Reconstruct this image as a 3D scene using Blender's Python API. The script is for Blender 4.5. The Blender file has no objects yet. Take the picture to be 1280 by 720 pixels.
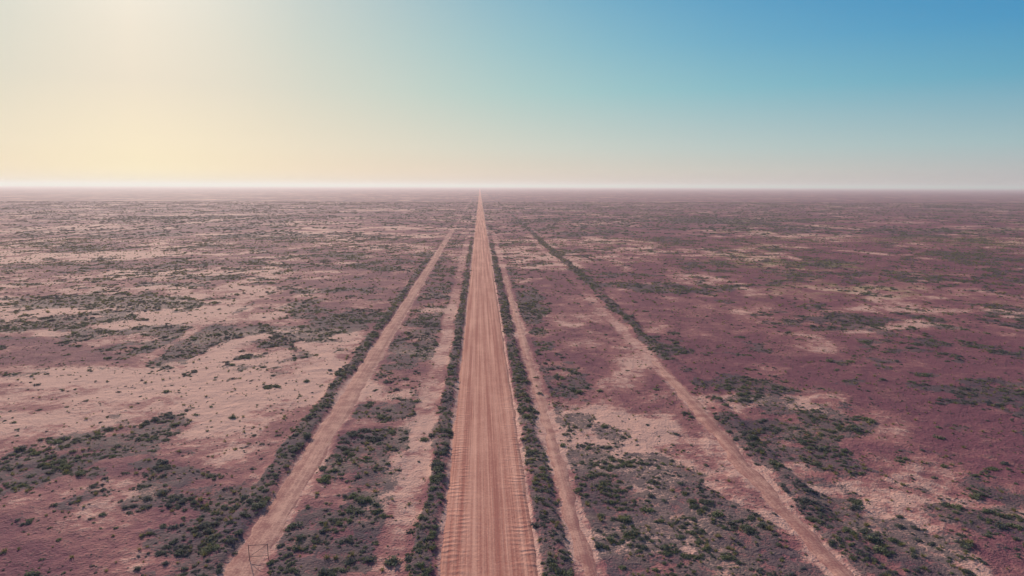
import bpy, math, random
import numpy as np
from mathutils import Matrix, Vector, Euler
random.seed(5)
RS = np.random.RandomState(11)
scene = bpy.context.scene
scene.view_settings.view_transform = 'Standard'
scene.view_settings.look = 'None'
scene.view_settings.exposure = 0

# ------------------------------------------------------------------ utils
def lin(c):
    return tuple(((v/255.0)/12.92 if v/255.0 <= 0.04045 else ((v/255.0+0.055)/1.055)**2.4) for v in c)

def hash2(ix, iy, seed):
    h = (ix.astype(np.int64)*374761393 + iy.astype(np.int64)*668265263 + seed*1442695041) & 0xFFFFFFFF
    h = ((h ^ (h >> 13)) * 1274126177) & 0xFFFFFFFF
    h = (h ^ (h >> 16))
    h = (h * 2246822519) & 0xFFFFFFFF
    h = h ^ (h >> 15)
    return (h & 0xFFFFFF) / float(0xFFFFFF)

def vnoise(x, y, seed):
    ix = np.floor(x); iy = np.floor(y)
    fx = x-ix; fy = y-iy
    fx = fx*fx*fx*(fx*(fx*6-15)+10); fy = fy*fy*fy*(fy*(fy*6-15)+10)
    a = hash2(ix, iy, seed); b = hash2(ix+1, iy, seed)
    c = hash2(ix, iy+1, seed); d = hash2(ix+1, iy+1, seed)
    return (a*(1-fx)+b*fx)*(1-fy) + (c*(1-fx)+d*fx)*fy

def fbm(x, y, size, octv, seed, gain=0.55):
    t = np.zeros_like(x, dtype=float); amp = 1.0; tot = 0.0
    ca, sa = math.cos(0.6), math.sin(0.6)
    px = x/size; py = y/size
    for o in range(octv):
        t += amp*vnoise(px+o*17.3, py-o*9.1, seed+o*31)
        tot += amp; amp *= gain
        px, py = (px*ca-py*sa)*2.03, (px*sa+py*ca)*2.03
    return t/tot

def sst(a, b, x):
    t = np.clip((x-a)/(b-a), 0, 1)
    return t*t*(3-2*t)

def band(x, a, b, soft):
    return sst(a-soft, a+soft, x)*(1-sst(b-soft, b+soft, x))

def blob(x, y, cx, cy, rx, ry):
    d = ((x-cx)/rx)**2+((y-cy)/ry)**2
    return np.exp(-d*0.9)

# ------------------------------------------------------------------ layout of the place (metres)
ROAD_L, ROAD_R = -3.3, 4.5
VEG = [(-44,76,13,13,.85),(-35,106,5,5,.9),(-80,226,18,10,.9),(-99,183,26,10,.7),(-51,127,16,12,.65),
       (-95,143,17,8,.65),(-60,66,9,7,.5),(-31,64,4,8,.25),(43,98,7,21,.55),(40,79,6,4,.3),(86,151,22,10,.5),(183,600,70,45,1.1),
       (43,53,8,4,.55),(60,72,9,3,.3),(66,200,20,10,.5),(120,260,30,14,.5),(-130,420,70,24,.6),(-60,300,18,14,.5),
       (-25,150,6,14,.5),(300,480,80,40,.5),(60,330,20,26,.5),(16,172,5,9,.7),(-250,640,90,50,.6),(20,230,6,20,.4),(-12,185,3.5,14,.6)]
BARE = [(55,84,14,22,.32),(48,66,12,9,.3),(37,62,5,12,.25),(75,115,18,20,.1),(-33,54,8,6,.4),(-45,57,12,4,.2),(-52,100,14,8,.2)]
SAND = [(-52,105,17,9,1.2),(-75,110,20,7,1.1),(-109,167,22,10,1.2),(-64,165,20,14,.8),(-30,85,6,16,.6),(-26,120,5,18,.55),(-150,300,60,20,1.0),
        (26,115,8,18,.6),(22,85,4.5,9,.6),(65,121,13,7,.5),(-60,58,10,5,-.1),(-90,240,30,12,.8),(-46,95,10,3,.7),(-38,140,9,7,.8),(-33,90,7,5,.6),
        (-40,64,6,3,.6),(-55,82,6,3,.6),(-28,73,3,6,.5),(-50,58,5,2,.5),
        (50,62,14,8,-.1),(80,100,25,14,-.15),(-35,55,6,6,.15),(13.0,100,2,20,.2),(58,88,14,4,.25),(120,190,30,9,.25)]

def rtrack_x(y):
    return 28.0 + 2.1*sst(50, 110, y) + 0.25*np.sin(y/31.0)
def rfield_edge(y):
    return np.interp(y, [40,49,60,67,75,86,101,121,151,180,260], [28,27,24.5,23.5,17.5,14.7,16.0,13.8,14.5,17,13])

def masks(x, y):
    wx = x + 16*(fbm(x, y, 16, 4, 71)-.5) ; wy = y + 16*(fbm(x, y, 16, 4, 91)-.5)
    wig = (fbm(x, y, 9, 3, 5)-.5)
    big = fbm(wx, wy, 55, 4, 3)
    mid = fbm(wx, wy, 11, 4, 23)
    fin = fbm(x, y, 4.0, 3, 57)
    v = 0.42 + (big-.5)*1.2 + (mid-.5)*2.1 + (fin-.5)*1.7
    for cx, cy, rx, ry, a in VEG:
        v = v + a*blob(wx, wy, cx, cy, rx, ry)
    for cx, cy, rx, ry, a in BARE:
        v = v - a*blob(wx, wy, cx, cy, rx, ry)
    sand = 0.42 + (fbm(wx, wy, 38, 4, 41)-.5)*2.2 + (fbm(wx, wy, 9, 3, 47)-.5)*1.8 - 0.20*sst(8, 60, x)
    for cx, cy, rx, ry, a in SAND:
        b = blob(wx, wy, cx, cy, rx, ry)
        sand = sand + a*b
        v = v - max(a, 0)*0.4*b
    inl = band(x, -16.8, -8.6, .6)
    v = v*(1-inl) + inl*(0.74 + 0.25*blob(x, y, -12.5, 115, 6, 24) - 0.2*sst(150, 260, y) + (mid-.5)*1.4+(fin-.5)*1.3)
    fe = rfield_edge(y) + 6*wig + 3*(fin-.5)
    inr = band(x, 9.8, 28, .6)
    core = sst(-1.2, 1.2, fe-x)
    v = v*(1-inr) + inr*(core*(0.88+(mid-.5)*1.3+(fin-.5)*1.3-.35*sst(140, 300, y)) + (1-core)*(0.20+(mid-.5)*.8+(fin-.5)*.9+.3*sst(160, 300, y)))
    fade = 1-.7*sst(200, 500, y)
    lw = band(x+wig*1.2, -22.8, -20.7, .4)*fade*(1-.8*sst(230,330,y))
    lr = band(x+wig*.9, -5.4, -3.8, .3)*fade
    rr = band(x+wig*1.0, 4.95, 6.9, .35)*fade
    rt = rtrack_x(y)
    rw = band(x-rt+wig*1.6, 2.2, 4.2+1.4*sst(130,200,y), .5)*(1-.5*sst(500, 900, y))*(0.8+.2*sst(95, 150, y))
    wind = np.maximum(np.maximum(lw, lr), np.maximum(rr, rw))
    v = v*(1-wind) + wind*(0.94+(mid-.5)*1.0+(fin-.5)*.6)
    tf = 1-sst(260, 520, y)
    t1 = band(x+wig*.5, -20.4, -17.3, .35)*(1-.75*sst(300, 600, y))
    t2 = band(x+wig*1.3, -8.3, -5.9, .5)*.8*tf
    t3 = band(x+wig*.8, 7.3, 9.5, .4)*.9*tf
    t4 = band(x-rt+wig*.8, -1.3, 1.2, .5)*(1-.6*sst(115, 200, y))*tf
    xo = -54 - 7*sst(60, 170, y)
    t5 = band(x-xo+wig*1.5, -1.2, 1.2, .5)*band(y, 60, 200, 10)*.6
    t6 = band(y-158+wig*4, -3, 2.5, 1.2)*band(x, 22, 31, 1.5)*.8
    xa = -256+(y-365)*.147
    t7 = band(x-xa, -3, 3, 2)*band(y, 330, 900, 20)
    v = v + .8*band(x-xa-7, -3, 3, 2)*band(y, 330, 900, 20)
    v = v + .5*band(x-xo-3, -1, 1, .7)*band(y, 95, 180, 8)
    road = band(x, ROAD_L-.3, ROAD_R+.3, .2)
    tr = np.maximum.reduce([t1, t2, t3, t4, t5, t6, t7*.8])
    v = v*(1-tr)*(1-road)
    sand = sand*(1-wind*.35)
    sand = sand + (.95-sand)*np.maximum(tr*.75, road)
    vd = sst(.40, .80, v)
    return np.clip(vd, 0, 1), np.clip(sand, 0, 1.3), np.clip(tr, 0, 1), wind

def ground_z(x, y, wind, tr):
    d = np.hypot(x, y)
    nf = 1-sst(150, 420, d)
    z = 0.28*(fbm(x, y, 9, 3, 201)-.5)*nf + 0.18*(fbm(x, y, 1.7, 2, 301)-.5)*nf
    z = z*(1-.75*tr) + wind*0.22*nf - .05*tr*nf
    road = band(x, ROAD_L, ROAD_R, .25)
    z = z*(1-road) - .10*road
    return z

# ------------------------------------------------------------------ mesh helper
def grid_mesh(name, X, Y, Z, attrs):
    nr, nc = X.shape
    co = np.empty((nr*nc, 3), dtype=np.float32)
    co[:, 0] = X.ravel(); co[:, 1] = Y.ravel(); co[:, 2] = Z.ravel()
    i = np.arange((nr-1)*(nc-1)); r = i//(nc-1); c = i % (nc-1)
    v0 = r*nc+c
    f = np.stack([v0, v0+1, v0+nc+1, v0+nc], axis=1).astype(np.int32)
    me = bpy.data.meshes.new(name)
    me.vertices.add(nr*nc); me.vertices.foreach_set('co', co.ravel())
    me.loops.add(f.size); me.loops.foreach_set('vertex_index', f.ravel())
    me.polygons.add(len(f))
    me.polygons.foreach_set('loop_start', np.arange(0, f.size, 4, dtype=np.int32))
    me.polygons.foreach_set('use_smooth', np.ones(len(f), dtype=bool))
    me.update(calc_edges=True)
    for k, a in attrs.items():
        at = me.attributes.new(k, 'FLOAT', 'POINT')
        at.data.foreach_set('value', a.ravel().astype(np.float32))
    ob = bpy.data.objects.new(name, me)
    scene.collection.objects.link(ob)
    return ob

class NT:
    def __init__(s, tree): s.t = tree; s.n = tree.nodes; s.l = tree.links
    def put(s, sock, v):
        if v is None: return
        if isinstance(v, bpy.types.NodeSocket): s.l.new(v, sock)
        else: sock.default_value = v
    def math(s, op, a, b=None, c=None, clamp=False):
        n = s.n.new('ShaderNodeMath'); n.operation = op; n.use_clamp = clamp
        s.put(n.inputs[0], a); s.put(n.inputs[1], b); s.put(n.inputs[2], c)
        return n.outputs[0]
    def mix(s, f, a, b, mode='MIX'):
        n = s.n.new('ShaderNodeMix'); n.data_type = 'RGBA'; n.blend_type = mode
        s.put(n.inputs[0], f)
        s.put(n.inputs[6], a if isinstance(a, bpy.types.NodeSocket) else tuple(a)[:3]+(1,))
        s.put(n.inputs[7], b if isinstance(b, bpy.types.NodeSocket) else tuple(b)[:3]+(1,))
        return n.outputs[2]
    def noise(s, vec, scale, detail=4, rough=.55, dist=0):
        n = s.n.new('ShaderNodeTexNoise'); s.put(n.inputs['Vector'], vec)
        n.inputs['Scale'].default_value = scale; n.inputs['Detail'].default_value = detail
        n.inputs['Roughness'].default_value = rough; n.inputs['Distortion'].default_value = dist
        return n.outputs['Fac']
    def mr(s, v, a, b, c=0., d=1., smooth=True):
        n = s.n.new('ShaderNodeMapRange'); n.interpolation_type = 'SMOOTHSTEP' if smooth else 'LINEAR'
        s.put(n.inputs[0], v); s.put(n.inputs[1], a); s.put(n.inputs[2], b); s.put(n.inputs[3], c); s.put(n.inputs[4], d)
        return n.outputs[0]
    def attr(s, name):
        n = s.n.new('ShaderNodeAttribute'); n.attribute_name = name; return n.outputs['Fac']
    def mapping(s, vec, scale):
        n = s.n.new('ShaderNodeMapping'); s.put(n.inputs[0], vec); n.inputs['Scale'].default_value = scale; return n.outputs[0]

def new_mat(name):
    m = bpy.data.materials.new(name); m.use_nodes = True
    nt = NT(m.node_tree); bs = m.node_tree.nodes['Principled BSDF']
    return m, nt, bs

# ------------------------------------------------------------------ ground material
def ground_material():
    m, g, bs = new_mat('red_desert_soil')
    geo = g.n.new('ShaderNodeNewGeometry'); P = geo.outputs['Position']
    sep = g.n.new('ShaderNodeSeparateXYZ'); g.l.new(P, sep.inputs[0])
    dist = g.n.new('ShaderNodeVectorMath'); dist.operation = 'LENGTH'; g.l.new(P, dist.inputs[0])
    D = dist.outputs['Value']
    veg = g.attr('veg'); sand = g.attr('sand')
    n1 = g.noise(P, .9, 4, .65); n2 = g.noise(P, 4.0, 3, .65); n3 = g.noise(P, .16, 4, .6, .4); n4 = g.noise(P, .035, 4, .6, .3)
    sv = g.math('ADD', sand, g.math('MULTIPLY', g.math('SUBTRACT', n3, .5), 1.6))
    sv = g.math('ADD', sv, g.math('MULTIPLY', g.math('SUBTRACT', n1, .5), 1.7))
    sv = g.math('ADD', sv, g.math('MULTIPLY', g.math('SUBTRACT', n2, .5), .8))
    sf = g.mr(sv, .05, 1.10, smooth=False)
    dark = (.240, .086, .112); midc = (.43, .178, .168); pale = (.75, .42, .34)
    cr = g.n.new('ShaderNodeValToRGB'); g.l.new(sf, cr.inputs[0])
    e = cr.color_ramp.elements
    e[0].position = 0; e[0].color = dark+(1,)
    e[1].position = .86; e[1].color = pale+(1,)
    k = e.new(.52); k.color = midc+(1,)
    col = cr.outputs[0]
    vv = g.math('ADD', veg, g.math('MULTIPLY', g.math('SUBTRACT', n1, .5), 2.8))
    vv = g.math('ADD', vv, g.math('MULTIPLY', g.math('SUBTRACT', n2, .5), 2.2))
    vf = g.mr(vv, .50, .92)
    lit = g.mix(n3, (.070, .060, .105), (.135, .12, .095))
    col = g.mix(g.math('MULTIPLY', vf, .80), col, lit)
    tf = g.mr(n2, .54, .63)
    tf = g.math('MULTIPLY', tf, g.mr(n1, .40, .58, .2, .9))
    tf = g.math('MULTIPLY', tf, g.mr(sand, .6, 1.0, 1.0, .3))
    col = g.mix(tf, col, (.11, .073, .09))
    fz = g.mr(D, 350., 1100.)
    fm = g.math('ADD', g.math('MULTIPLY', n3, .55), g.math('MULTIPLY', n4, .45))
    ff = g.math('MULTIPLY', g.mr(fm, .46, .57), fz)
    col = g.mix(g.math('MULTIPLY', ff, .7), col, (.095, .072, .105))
    og = g.mr(g.noise(P, .012, 3, .6), .52, .62)
    og = g.math('MULTIPLY', og, g.mr(sep.outputs[0], 20., 120.))
    og = g.math('MULTIPLY', og, g.mr(n3, .45, .6))
    col = g.mix(g.math('MULTIPLY', og, .55), col, (.28, .25, .09))
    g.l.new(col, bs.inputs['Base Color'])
    bs.inputs['Roughness'].default_value = .95
    bs.inputs['Specular IOR Level'].default_value = .1
    b = g.n.new('ShaderNodeBump'); b.inputs['Distance'].default_value = .24; b.inputs['Strength'].default_value = 1.0
    h = g.math('ADD', g.math('MULTIPLY', n2, .6), n1)
    g.l.new(h, b.inputs['Height']); g.l.new(b.outputs[0], bs.inputs['Normal'])
    return m

def road_material(name, main=True):
    m, g, bs = new_mat(name)
    geo = g.n.new('ShaderNodeNewGeometry'); P = geo.outputs['Position']
    u = g.attr('u')
    st = g.noise(g.mapping(P, (1.5, .010, 1)), 1.0, 4, .62)
    st2 = g.noise(g.mapping(P, (8.0, .05, 1)), 1.0, 3, .6)
    n1 = g.noise(P, .5, 4, .6); n2 = g.noise(P, 5., 3, .65); n3 = g.noise(g.mapping(P, (1, .25, 1)), .25, 4, .6)
    a, b_ = ((.48, .180, .140), (.83, .41, .305)) if main else ((.39, .168, .15), (.74, .40, .31))
    f = g.math('ADD', g.math('MULTIPLY', g.math('SUBTRACT', st, .5), 3.8 if main else 2.0), .45)
    f = g.math('ADD', f, g.math('MULTIPLY', g.math('SUBTRACT', st2, .5), .9))
    f = g.math('ADD', f, g.math('MULTIPLY', g.math('SUBTRACT', n2, .5), 1.2 if main else 2.2))
    f = g.math('ADD', f, g.math('MULTIPLY', g.math('SUBTRACT', n1, .5), .5 if main else 2.6))
    f = g.math('ADD', f, g.math('MULTIPLY', g.math('SUBTRACT', n3, .5), 1.1), clamp=True)
    col = g.mix(f, a, b_)
    ed = g.math('ABSOLUTE', g.math('SUBTRACT', u, .5))
    edn = g.math('ADD', ed, g.math('MULTIPLY', g.math('SUBTRACT', n1, .5), .12))
    col = g.mix(g.mr(edn, .40, .49, 0., .5), col, (.30, .130, .120))
    g.l.new(col, bs.inputs['Base Color'])
    bs.inputs['Roughness'].default_value = .95; bs.inputs['Specular IOR Level'].default_value = .08
    w = g.n.new('ShaderNodeTexWave'); w.wave_type = 'BANDS'; w.bands_direction = 'Y'
    w.inputs['Scale'].default_value = .40; w.inputs['Distortion'].default_value = 4; w.inputs['Detail'].default_value = 2
    w.inputs['Detail Scale'].default_value = 1.6
    g.l.new(P, w.inputs['Vector'])
    wash = g.math('MULTIPLY', w.outputs['Fac'], g.mr(ed, .16, .32, .18, 1.))
    wash = g.math('MULTIPLY', wash, g.mr(n1, .38, .6))
    h = g.math('MULTIPLY', wash, .65 if main else .1)
    h = g.math('ADD', h, g.math('MULTIPLY', st2, .7))
    h = g.math('ADD', h, g.math('MULTIPLY', n2, .5))
    b = g.n.new('ShaderNodeBump'); b.inputs['Distance'].default_value = .09; b.inputs['Strength'].default_value = .75
    g.l.new(h, b.inputs['Height']); g.l.new(b.outputs[0], bs.inputs['Normal'])
    return m

# ------------------------------------------------------------------ ground sheet
def grow(start, step, rate, end):
    out = [start]
    while out[-1] < end:
        out.append(out[-1]+step+rate*(out[-1]-start))
    return np.array(out)
xs_c = np.arange(-44, 44.01, .32)
xr = grow(44., .32, .016, 60000)[1:]
xs = np.concatenate([-xr[::-1], xs_c, xr])
ys = [40.]
while ys[-1] < 60000: ys.append(ys[-1]*1.0058)
yb = grow(0, 2.0, .12, 4000)[1:]
ys = np.concatenate([(40-yb)[::-1], np.array(ys)])
X, Y = np.meshgrid(xs, ys)
V, S, T, W = masks(X, Y)
Z = ground_z(X, Y, W, T)
ground = grid_mesh('ground', X, Y, Z, {'veg': V, 'sand': S})
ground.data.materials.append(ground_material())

# ------------------------------------------------------------------ road and tracks
def strip(name, cx, width, mat, crown, y0=-400, y1=20000, seed=1, lift=.0, nc=25, wig=.25, main=False):
    yy = [y0]
    while yy[-1] < y1:
        yy.append(yy[-1] + max(.35, .006*abs(yy[-1])))
    yy = np.array(yy); uu = np.linspace(0, 1, nc)
    U, YY = np.meshgrid(uu, yy)
    cxv = cx(YY) if callable(cx) else cx + 0*YY
    el = (fbm(YY[:, :1]*0+3, YY[:, :1], 3.5, 4, seed)-.5)*2*wig
    er = (fbm(YY[:, :1]*0+9, YY[:, :1], 3.5, 4, seed+7)-.5)*2*wig
    XX = cxv + (U-.5)*width + el*(1-U) + er*U
    if main:
        prof = 1-np.abs(2*U-1)**4
        ZZ = lift + crown*prof - .12*(1-prof)*(np.abs(2*U-1) > .93)
    else:
        # the track sinks out of sight into the plain towards its far end
        prof = 1-np.abs(2*U-1)**2.5
        ZZ = lift + (crown+.12)*prof - .12 - .2*sst(y1*.6, y1, YY)
    ZZ = ZZ + .03*(fbm(XX*1.0, YY*.12, 1.1, 2, seed+3)-.5)
    ob = grid_mesh(name, XX, YY, ZZ, {'u': U})
    ob.data.materials.append(mat)
    return ob
strip('gravel_road', (ROAD_L+ROAD_R)/2, ROAD_R-ROAD_L+.5, road_material('graded_gravel'), .07, seed=3, nc=41, main=True)
tm = road_material('sandy_wheel_track', False)
strip('dirt_track', -18.8, 3.4, tm, .04, y1=520, seed=13, wig=.6, lift=-.0)
strip('dirt_track', rtrack_x, 2.5, tm, .04, y1=150, seed=23, wig=.7, lift=-.02)
strip('dirt_track', 8.4, 2.1, tm, .03, y1=330, seed=33, wig=.7, lift=-.03)

# ------------------------------------------------------------------ plants
def plant_material(name, c1, c2, c3):
    m, g, bs = new_mat(name)
    oi = g.n.new('ShaderNodeObjectInfo'); geo = g.n.new('ShaderNodeNewGeometry')
    n = g.noise(geo.outputs['Position'], 6., 2, .6)
    n0 = g.noise(geo.outputs['Position'], .05, 2, .6)
    c = g.mix(oi.outputs['Random'], c1, c2)
    c = g.mix(g.mr(n, .45, .7), c, c3)
    c = g.mix(g.mr(n0, .5, .62, 0., .5), c, c1)
    g.l.new(c, bs.inputs['Base Color'])
    bs.inputs['Roughness'].default_value = .75; bs.inputs['Specular IOR Level'].default_value = .25
    tr = g.n.new('ShaderNodeBsdfTranslucent'); g.l.new(c, tr.inputs[0])
    mx = g.n.new('ShaderNodeMixShader'); mx.inputs[0].default_value = .35
    g.l.new(bs.outputs[0], mx.inputs[1]); g.l.new(tr.outputs[0], mx.inputs[2])
    g.l.new(mx.outputs[0], m.node_tree.nodes['Material Output'].inputs[0])
    return m
m_bush = plant_material('saltbush_leaves', (.115, .12, .150), (.18, .20, .12), (.29, .29, .13))
m_dry = plant_material('dry_grass_blades', (.28, .24, .11), (.18, .19, .08), (.38, .31, .15))

def bush_mesh(name, seed, flat=.55):
    r = random.Random(seed)
    vs, fs = [], []
    lobes = [(r.uniform(-.4, .4), r.uniform(-.4, .4), r.uniform(.4, .75)) for _ in range(r.randint(3, 5))]
    for lx, ly, lr in lobes:
        b = len(vs); n = 6
        for j in range(3):
            a = j/3*math.pi*.5
            for i in range(n):
                t = i/n*2*math.pi
                q = lr*.62*r.uniform(.7, 1.15)
                vs.append((lx+math.cos(t)*math.cos(a)*q, ly+math.sin(t)*math.cos(a)*q, math.sin(a)*q*flat-.05))
        vs.append((lx, ly, lr*.62*flat))
        for j in range(2):
            for i in range(n):
                fs.append((b+j*n+i, b+j*n+(i+1) % n, b+(j+1)*n+(i+1) % n, b+(j+1)*n+i))
        for i in range(n):
            fs.append((b+2*n+i, b+2*n+(i+1) % n, b+3*n))
    for k in range(100):
        lx, ly, lr = r.choice(lobes)
        t = r.uniform(0, 2*math.pi); a = math.asin(r.uniform(0, 1)); q = lr*r.uniform(.65, 1.15)
        c = Vector((lx+math.cos(t)*math.cos(a)*q, ly+math.sin(t)*math.cos(a)*q, math.sin(a)*q*flat+.02))
        s = r.uniform(.08, .18)
        ro = Euler((r.uniform(0, 6.3), r.uniform(0, 6.3), r.uniform(0, 6.3))).to_matrix()
        b = len(vs)
        for p in ((-s*.6, -s, 0), (s*.6, -s*.6, 0), (s*.3, s*1.3, 0)):
            vs.append(tuple(c+ro @ Vector(p)))
        fs.append((b, b+1, b+2))
    me = bpy.data.meshes.new(name); me.from_pydata(vs, [], fs); me.update()
    return me

def grass_mesh(name, seed):
    r = random.Random(seed); vs, fs = [], []
    for k in range(40):
        t = r.uniform(0, 6.28); d = r.uniform(0, .45)
        c = Vector((math.cos(t)*d, math.sin(t)*d, 0))
        L = r.uniform(.4, .95); o = r.uniform(.15, .75); t2 = t+r.uniform(-.6, .6)
        tip = c+Vector((math.cos(t2)*o*L, math.sin(t2)*o*L, L*.75))
        w = Vector((-math.sin(t2), math.cos(t2), 0))*.06
        b = len(vs); vs += [tuple(c-w), tuple(c+w), tuple(tip)]; fs.append((b, b+1, b+2))
    me = bpy.data.meshes.new(name); me.from_pydata(vs, [], fs); me.update()
    return me

def make_coll(name, meshes, mat):
    c = bpy.data.collections.new(name)
    for i, me in enumerate(meshes):
        me.materials.append(mat)
        c.objects.link(bpy.data.objects.new(me.name, me))
    return c
bush_c = make_coll('saltbush_plants', [bush_mesh('saltbush_plant', s, .40+.05*(s % 4)) for s in range(8)], m_bush)
dry_c = make_coll('dry_grass_plants', [grass_mesh('dry_grass_plant', s) for s in range(5)], m_dry)

def scatter_object(name, pts, scl, rot, coll, nvar):
    me = bpy.data.meshes.new(name)
    me.vertices.add(len(pts)); me.vertices.foreach_set('co', pts.astype(np.float32).ravel())
    for k, a, t in (('scl', scl, 'FLOAT'), ('rot', rot, 'FLOAT')):
        at = me.attributes.new(k, t, 'POINT'); at.data.foreach_set('value', a.astype(np.float32))
    at = me.attributes.new('pick', 'INT', 'POINT'); at.data.foreach_set('value', RS.randint(0, nvar, len(pts)).astype(np.int32))
    ob = bpy.data.objects.new(name, me); scene.collection.objects.link(ob)
    ng = bpy.data.node_groups.new(name+'_scatter', 'GeometryNodeTree')
    ng.interface.new_socket('Geometry', in_out='INPUT', socket_type='NodeSocketGeometry')
    ng.interface.new_socket('Geometry', in_out='OUTPUT', socket_type='NodeSocketGeometry')
    n = ng.nodes; l = ng.links
    gi = n.new('NodeGroupInput'); go = n.new('NodeGroupOutput')
    iop = n.new('GeometryNodeInstanceOnPoints')
    ci = n.new('GeometryNodeCollectionInfo'); ci.inputs['Collection'].default_value = coll
    ci.inputs['Separate Children'].default_value = True; ci.inputs['Reset Children'].default_value = True
    def na(nm, ty):
        a = n.new('GeometryNodeInputNamedAttribute'); a.data_type = ty; a.inputs['Name'].default_value = nm; return a.outputs[0]
    cx = n.new('ShaderNodeCombineXYZ'); l.new(na('rot', 'FLOAT'), cx.inputs[2])
    l.new(gi.outputs[0], iop.inputs['Points']); l.new(ci.outputs[0], iop.inputs['Instance'])
    iop.inputs['Pick Instance'].default_value = True
    l.new(na('pick', 'INT'), iop.inputs['Instance Index'])
    l.new(cx.outputs[0], iop.inputs['Rotation']); l.new(na('scl', 'FLOAT'), iop.inputs['Scale'])
    l.new(iop.outputs[0], go.inputs[0])
    md = ob.modifiers.new('scatter', 'NODES'); md.node_group = ng
    return ob

def sample(y0, y1, rate_max, fn):
    hw = lambda y: .86*y+22
    A = (hw(y0)+hw(y1))*(y1-y0)
    n = int(A*rate_max)
    y = RS.uniform(y0, y1, n); x = RS.uniform(-1, 1, n)*hw(y1)
    ok = np.abs(x) < hw(y); x = x[ok]; y = y[ok]
    v, s, t, w = masks(x, y)
    road = (x > ROAD_L-.1) & (x < ROAD_R+.25)
    p = fn(v, s, t, w, x, y)/rate_max
    keep = (RS.uniform(0, 1, len(x)) < p) & (~road)
    x, y = x[keep], y[keep]
    z = ground_z(x, y, w[keep], t[keep])
    return np.stack([x, y, z], 1)
def clump(x, y): return sst(.44, .60, fbm(x, y, 2.6, 3, 777))
def clump2(x, y): return sst(.48, .62, fbm(x, y, 5.5, 3, 555))
P1 = sample(34, 170, 7.0, lambda v, s, t, w, x, y: (v*4.8*(.08+1.1*clump(x, y)) + w*2.2*v + .10)*(1-t))
P0 = sample(34, 170, 3.0, lambda v, s, t, w, x, y: (.12+1.5*clump2(x, y))*(1-.6*np.clip(s, 0, 1))*(1-t))
P2 = sample(170, 420, 1.8, lambda v, s, t, w, x, y: (v*1.4*(.2+clump(x, y)) + w*.8*v+.04+.12*clump2(x*.6, y*.6))*(1-t))
P3 = sample(420, 1300, .25, lambda v, s, t, w, x, y: (v*.17+.003)*(1-t))
def sizes(n, a, sg, lo, hi): return np.clip(np.exp(RS.normal(math.log(a), sg, n)), lo, hi)
extra = np.array([(-7.3, 51.6, 0), (10.0, 53.2, 0), (9.6, 76, 0), (14.6, 71.3, 0), (15.4, 71.0, 0), (16.4, 70.6, 0), (17.4, 70.3, 0), (18.2, 69.9, 0)])
es = np.array([1.0, .6, .6, .5, .6, .5, .6, .5])
pts = np.concatenate([P1, P0, P2, P3, extra])
sc = np.concatenate([sizes(len(P1), .235, .5, .09, .85), sizes(len(P0), .13, .35, .06, .35), sizes(len(P2), .36, .4, .18, 1.0), sizes(len(P3), .85, .35, .4, 1.8), es])
scatter_object('saltbush_scrub', pts, sc, RS.uniform(0, 6.28, len(pts)), bush_c, 8)
G1 = sample(34, 160, 3.0, lambda v, s, t, w, x, y: (v*.8 + .2 + w*1.6*(x > 4)*(x < 8))*(1-.9*t)*(.3+clump(y, x)))
G2 = sample(160, 400, .6, lambda v, s, t, w, x, y: (v*.3+.08)*(1-.9*t))
gp = np.concatenate([G1, G2])
gs = np.concatenate([sizes(len(G1), .26, .35, .1, .5), sizes(len(G2), .45, .3, .2, .8)])
scatter_object('dry_grass_tussocks', gp, gs, RS.uniform(0, 6.28, len(gp)), dry_c, 5)
print('PLANTS', len(pts), len(gp))

# ------------------------------------------------------------------ old gate frame on the left track
m_steel, g, bs = new_mat('weathered_steel')
geo = g.n.new('ShaderNodeNewGeometry')
g.l.new(g.mix(g.noise(geo.outputs['Position'], 9, 4), (.10, .07, .08), (.18, .11, .10)), bs.inputs['Base Color'])
bs.inputs['Roughness'].default_value = .7
gate = bpy.data.objects.new('gate_frame', None); scene.collection.objects.link(gate)
gate.location = (-18.0, 52.4, 0); gate.rotation_euler = (0, 0, math.radians(8)); gate.scale = (.85, .85, .85)
def pole(nm, a, b, r):
    a = Vector(a); b = Vector(b); d = b-a
    vs, fs = [], []; q = d.to_track_quat('Z', 'Y')
    for j, (p, k) in enumerate(((a, 1.), (a+d*.5, .96), (b, .9))):
        for i in range(10):
            t = i/10*6.2832; vs.append(tuple(p+q @ Vector((math.cos(t)*r*k, math.sin(t)*r*k, 0))))
    for j in range(2):
        for i in range(10): fs.append((j*10+i, j*10+(i+1) % 10, (j+1)*10+(i+1) % 10, (j+1)*10+i))
    fs.append(tuple(range(20, 30))); fs.append(tuple(range(9, -1, -1)))
    me = bpy.data.meshes.new(nm); me.from_pydata(vs, [], fs); me.materials.append(m_steel)
    o = bpy.data.objects.new(nm, me); scene.collection.objects.link(o); o.parent = gate
pole('post_1', (-.85, 0, -.2), (-.9, 0, 1.6), .035)
pole('post_2', (.85, 0, -.2), (.82, .05, 1.5), .035)
pole('top_rail', (-.84, 0, 1.5), (.78, .05, 1.4), .025)
pole('bottom_rail', (-.8, 0, .35), (.8, 0, .3), .025)
pole('diagonal_brace', (-.8, .07, .38), (.76, .09, 1.36), .02)

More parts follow.
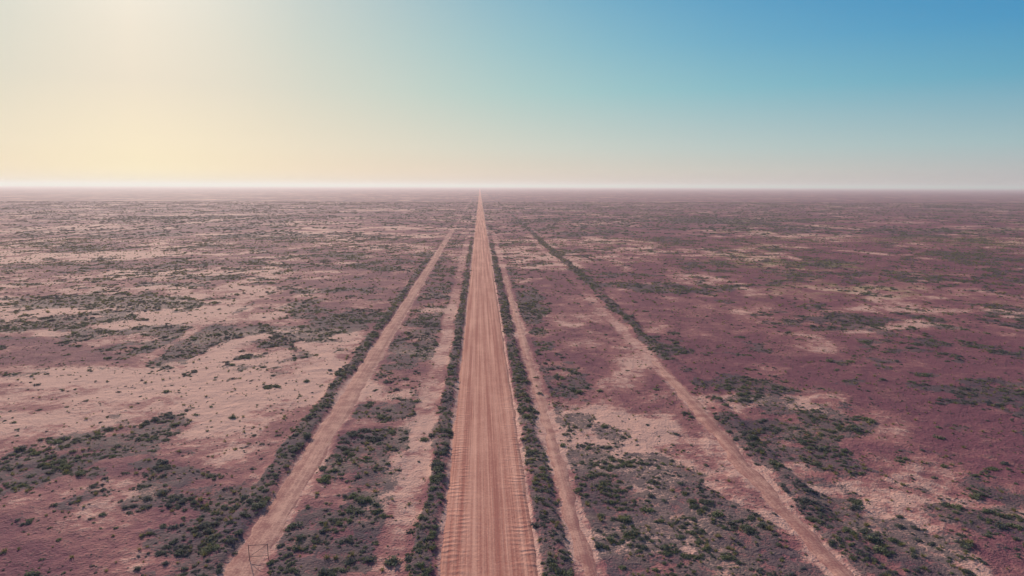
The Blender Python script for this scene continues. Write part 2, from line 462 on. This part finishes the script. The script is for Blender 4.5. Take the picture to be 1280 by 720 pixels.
# ------------------------------------------------------------------ thin dust haze over the plain
hb = bpy.data.meshes.new('dust_haze')
x0, x1, y0_, y1_, z0, z1 = -58000, 58000, -3500, 58000, -20, 65
hb.from_pydata([(x0,y0_,z0),(x1,y0_,z0),(x1,y1_,z0),(x0,y1_,z0),(x0,y0_,z1),(x1,y0_,z1),(x1,y1_,z1),(x0,y1_,z1)], [],
               [(3,2,1,0),(4,5,6,7),(0,1,5,4),(1,2,6,5),(2,3,7,6),(3,0,4,7)])
ho = bpy.data.objects.new('dust_haze', hb); scene.collection.objects.link(ho)
mh = bpy.data.materials.new('dust_haze_air'); mh.use_nodes = True
nt = mh.node_tree; nt.nodes.remove(nt.nodes['Principled BSDF'])
vsn = nt.nodes.new('ShaderNodeVolumeScatter'); vsn.inputs['Density'].default_value = .00026
vsn.inputs['Color'].default_value = (.88, .63, .72, 1); vsn.inputs['Anisotropy'].default_value = .25
nt.links.new(vsn.outputs[0], nt.nodes['Material Output'].inputs['Volume'])
hb.materials.append(mh)

# ------------------------------------------------------------------ sun and sky
AZ = math.radians(-25.5); EL = math.radians(19)
sd = Vector((math.sin(AZ)*math.cos(EL), math.cos(AZ)*math.cos(EL), math.sin(EL)))
L = bpy.data.lights.new('sun', 'SUN'); L.energy = 5.0; L.angle = math.radians(.5); L.color = (1, .85, .70)
so = bpy.data.objects.new('sun', L); scene.collection.objects.link(so)
so.rotation_euler = sd.to_track_quat('Z', 'Y').to_euler()

w = bpy.data.worlds.new('World'); scene.world = w; w.use_nodes = True
g = NT(w.node_tree); bg = w.node_tree.nodes['Background']
sky = g.n.new('ShaderNodeTexSky'); sky.sky_type = 'NISHITA'; sky.sun_disc = False
sky.sun_elevation = EL; sky.sun_rotation = AZ; sky.dust_density = 2.0
tc = g.n.new('ShaderNodeTexCoord'); sp = g.n.new('ShaderNodeSeparateXYZ')
g.l.new(tc.outputs['Generated'], sp.inputs[0])
el = g.math('MULTIPLY', g.math('ARCSINE', sp.outputs[2]), 180/math.pi)
hl = g.math('SQRT', g.math('ADD', g.math('MULTIPLY', sp.outputs[0], sp.outputs[0]), g.math('MULTIPLY', sp.outputs[1], sp.outputs[1])))
dt = g.math('ADD', g.math('MULTIPLY', sp.outputs[0], math.sin(AZ)), g.math('MULTIPLY', sp.outputs[1], math.cos(AZ)))
dt = g.math('DIVIDE', dt, g.math('MAXIMUM', hl, .0001))
dt = g.math('MINIMUM', g.math('MAXIMUM', dt, -1.), 1.)
az = g.math('MULTIPLY', g.math('ARCCOSINE', dt), 180/math.pi)
fac = g.math('DIVIDE', az, 90., clamp=True)
A = [0, 12, 28, 45, 65, 90]
LV = [
 (0.0, [(244,228,192),(234,212,182),(216,196,180),(200,186,179),(185,175,176),(175,170,178)]),
 (1.2, [(253,236,194),(240,218,187),(218,205,187),(199,198,188),(179,182,183),(162,174,182)]),
 (3.0, [(252,235,200),(235,221,196),(207,210,196),(183,199,196),(157,187,190),(140,175,188)]),
 (7.5, [(242,228,206),(216,215,199),(171,204,200),(132,188,200),(94,164,191),(80,152,188)]),
 (11., [(247,234,214),(205,211,200),(150,195,201),(104,171,200),(67,147,192),(56,137,188)]),
 (15.5,[(255,246,230),(194,205,200),(122,179,200),(77,152,197),(47,130,185),(42,120,178)]),
 (30., [(235,228,218),(155,188,200),(90,150,190),(60,130,185),(45,115,175),(40,105,170)]),
]
prev = None
for i, (e0, cols) in enumerate(LV):
    r = g.n.new('ShaderNodeValToRGB'); g.l.new(fac, r.inputs[0]); r.color_ramp.interpolation = 'B_SPLINE'
    els = r.color_ramp.elements
    while len(els) < len(A): els.new(.5)
    for j, (a, c) in enumerate(zip(A, cols)):
        els[j].position = a/90.; els[j].color = lin(c)+(1,)
    if prev is None: prev = r.outputs[0]
    else: prev = g.mix(g.mr(el, LV[i-1][0], e0, smooth=False), prev, r.outputs[0])
sc10 = g.mix(1.0, prev, (10, 10, 10), 'MULTIPLY')
fin = g.mix(g.mr(el, 28., 55.), sc10, sky.outputs[0])
g.l.new(fin, bg.inputs['Color']); bg.inputs['Strength'].default_value = .1

# ------------------------------------------------------------------ camera
cam = bpy.data.cameras.new('camera'); co = bpy.data.objects.new('camera', cam); scene.collection.objects.link(co)
cam.lens = 24; cam.sensor_width = 36; cam.clip_end = 200000; cam.clip_start = .1
co.location = (0, 0, 30)
M = Euler((math.radians(90-8.5), 0, math.radians(-2.7))).to_matrix() @ Matrix.Rotation(math.radians(.17), 3, 'Z')
co.rotation_euler = M.to_euler()
scene.camera = co
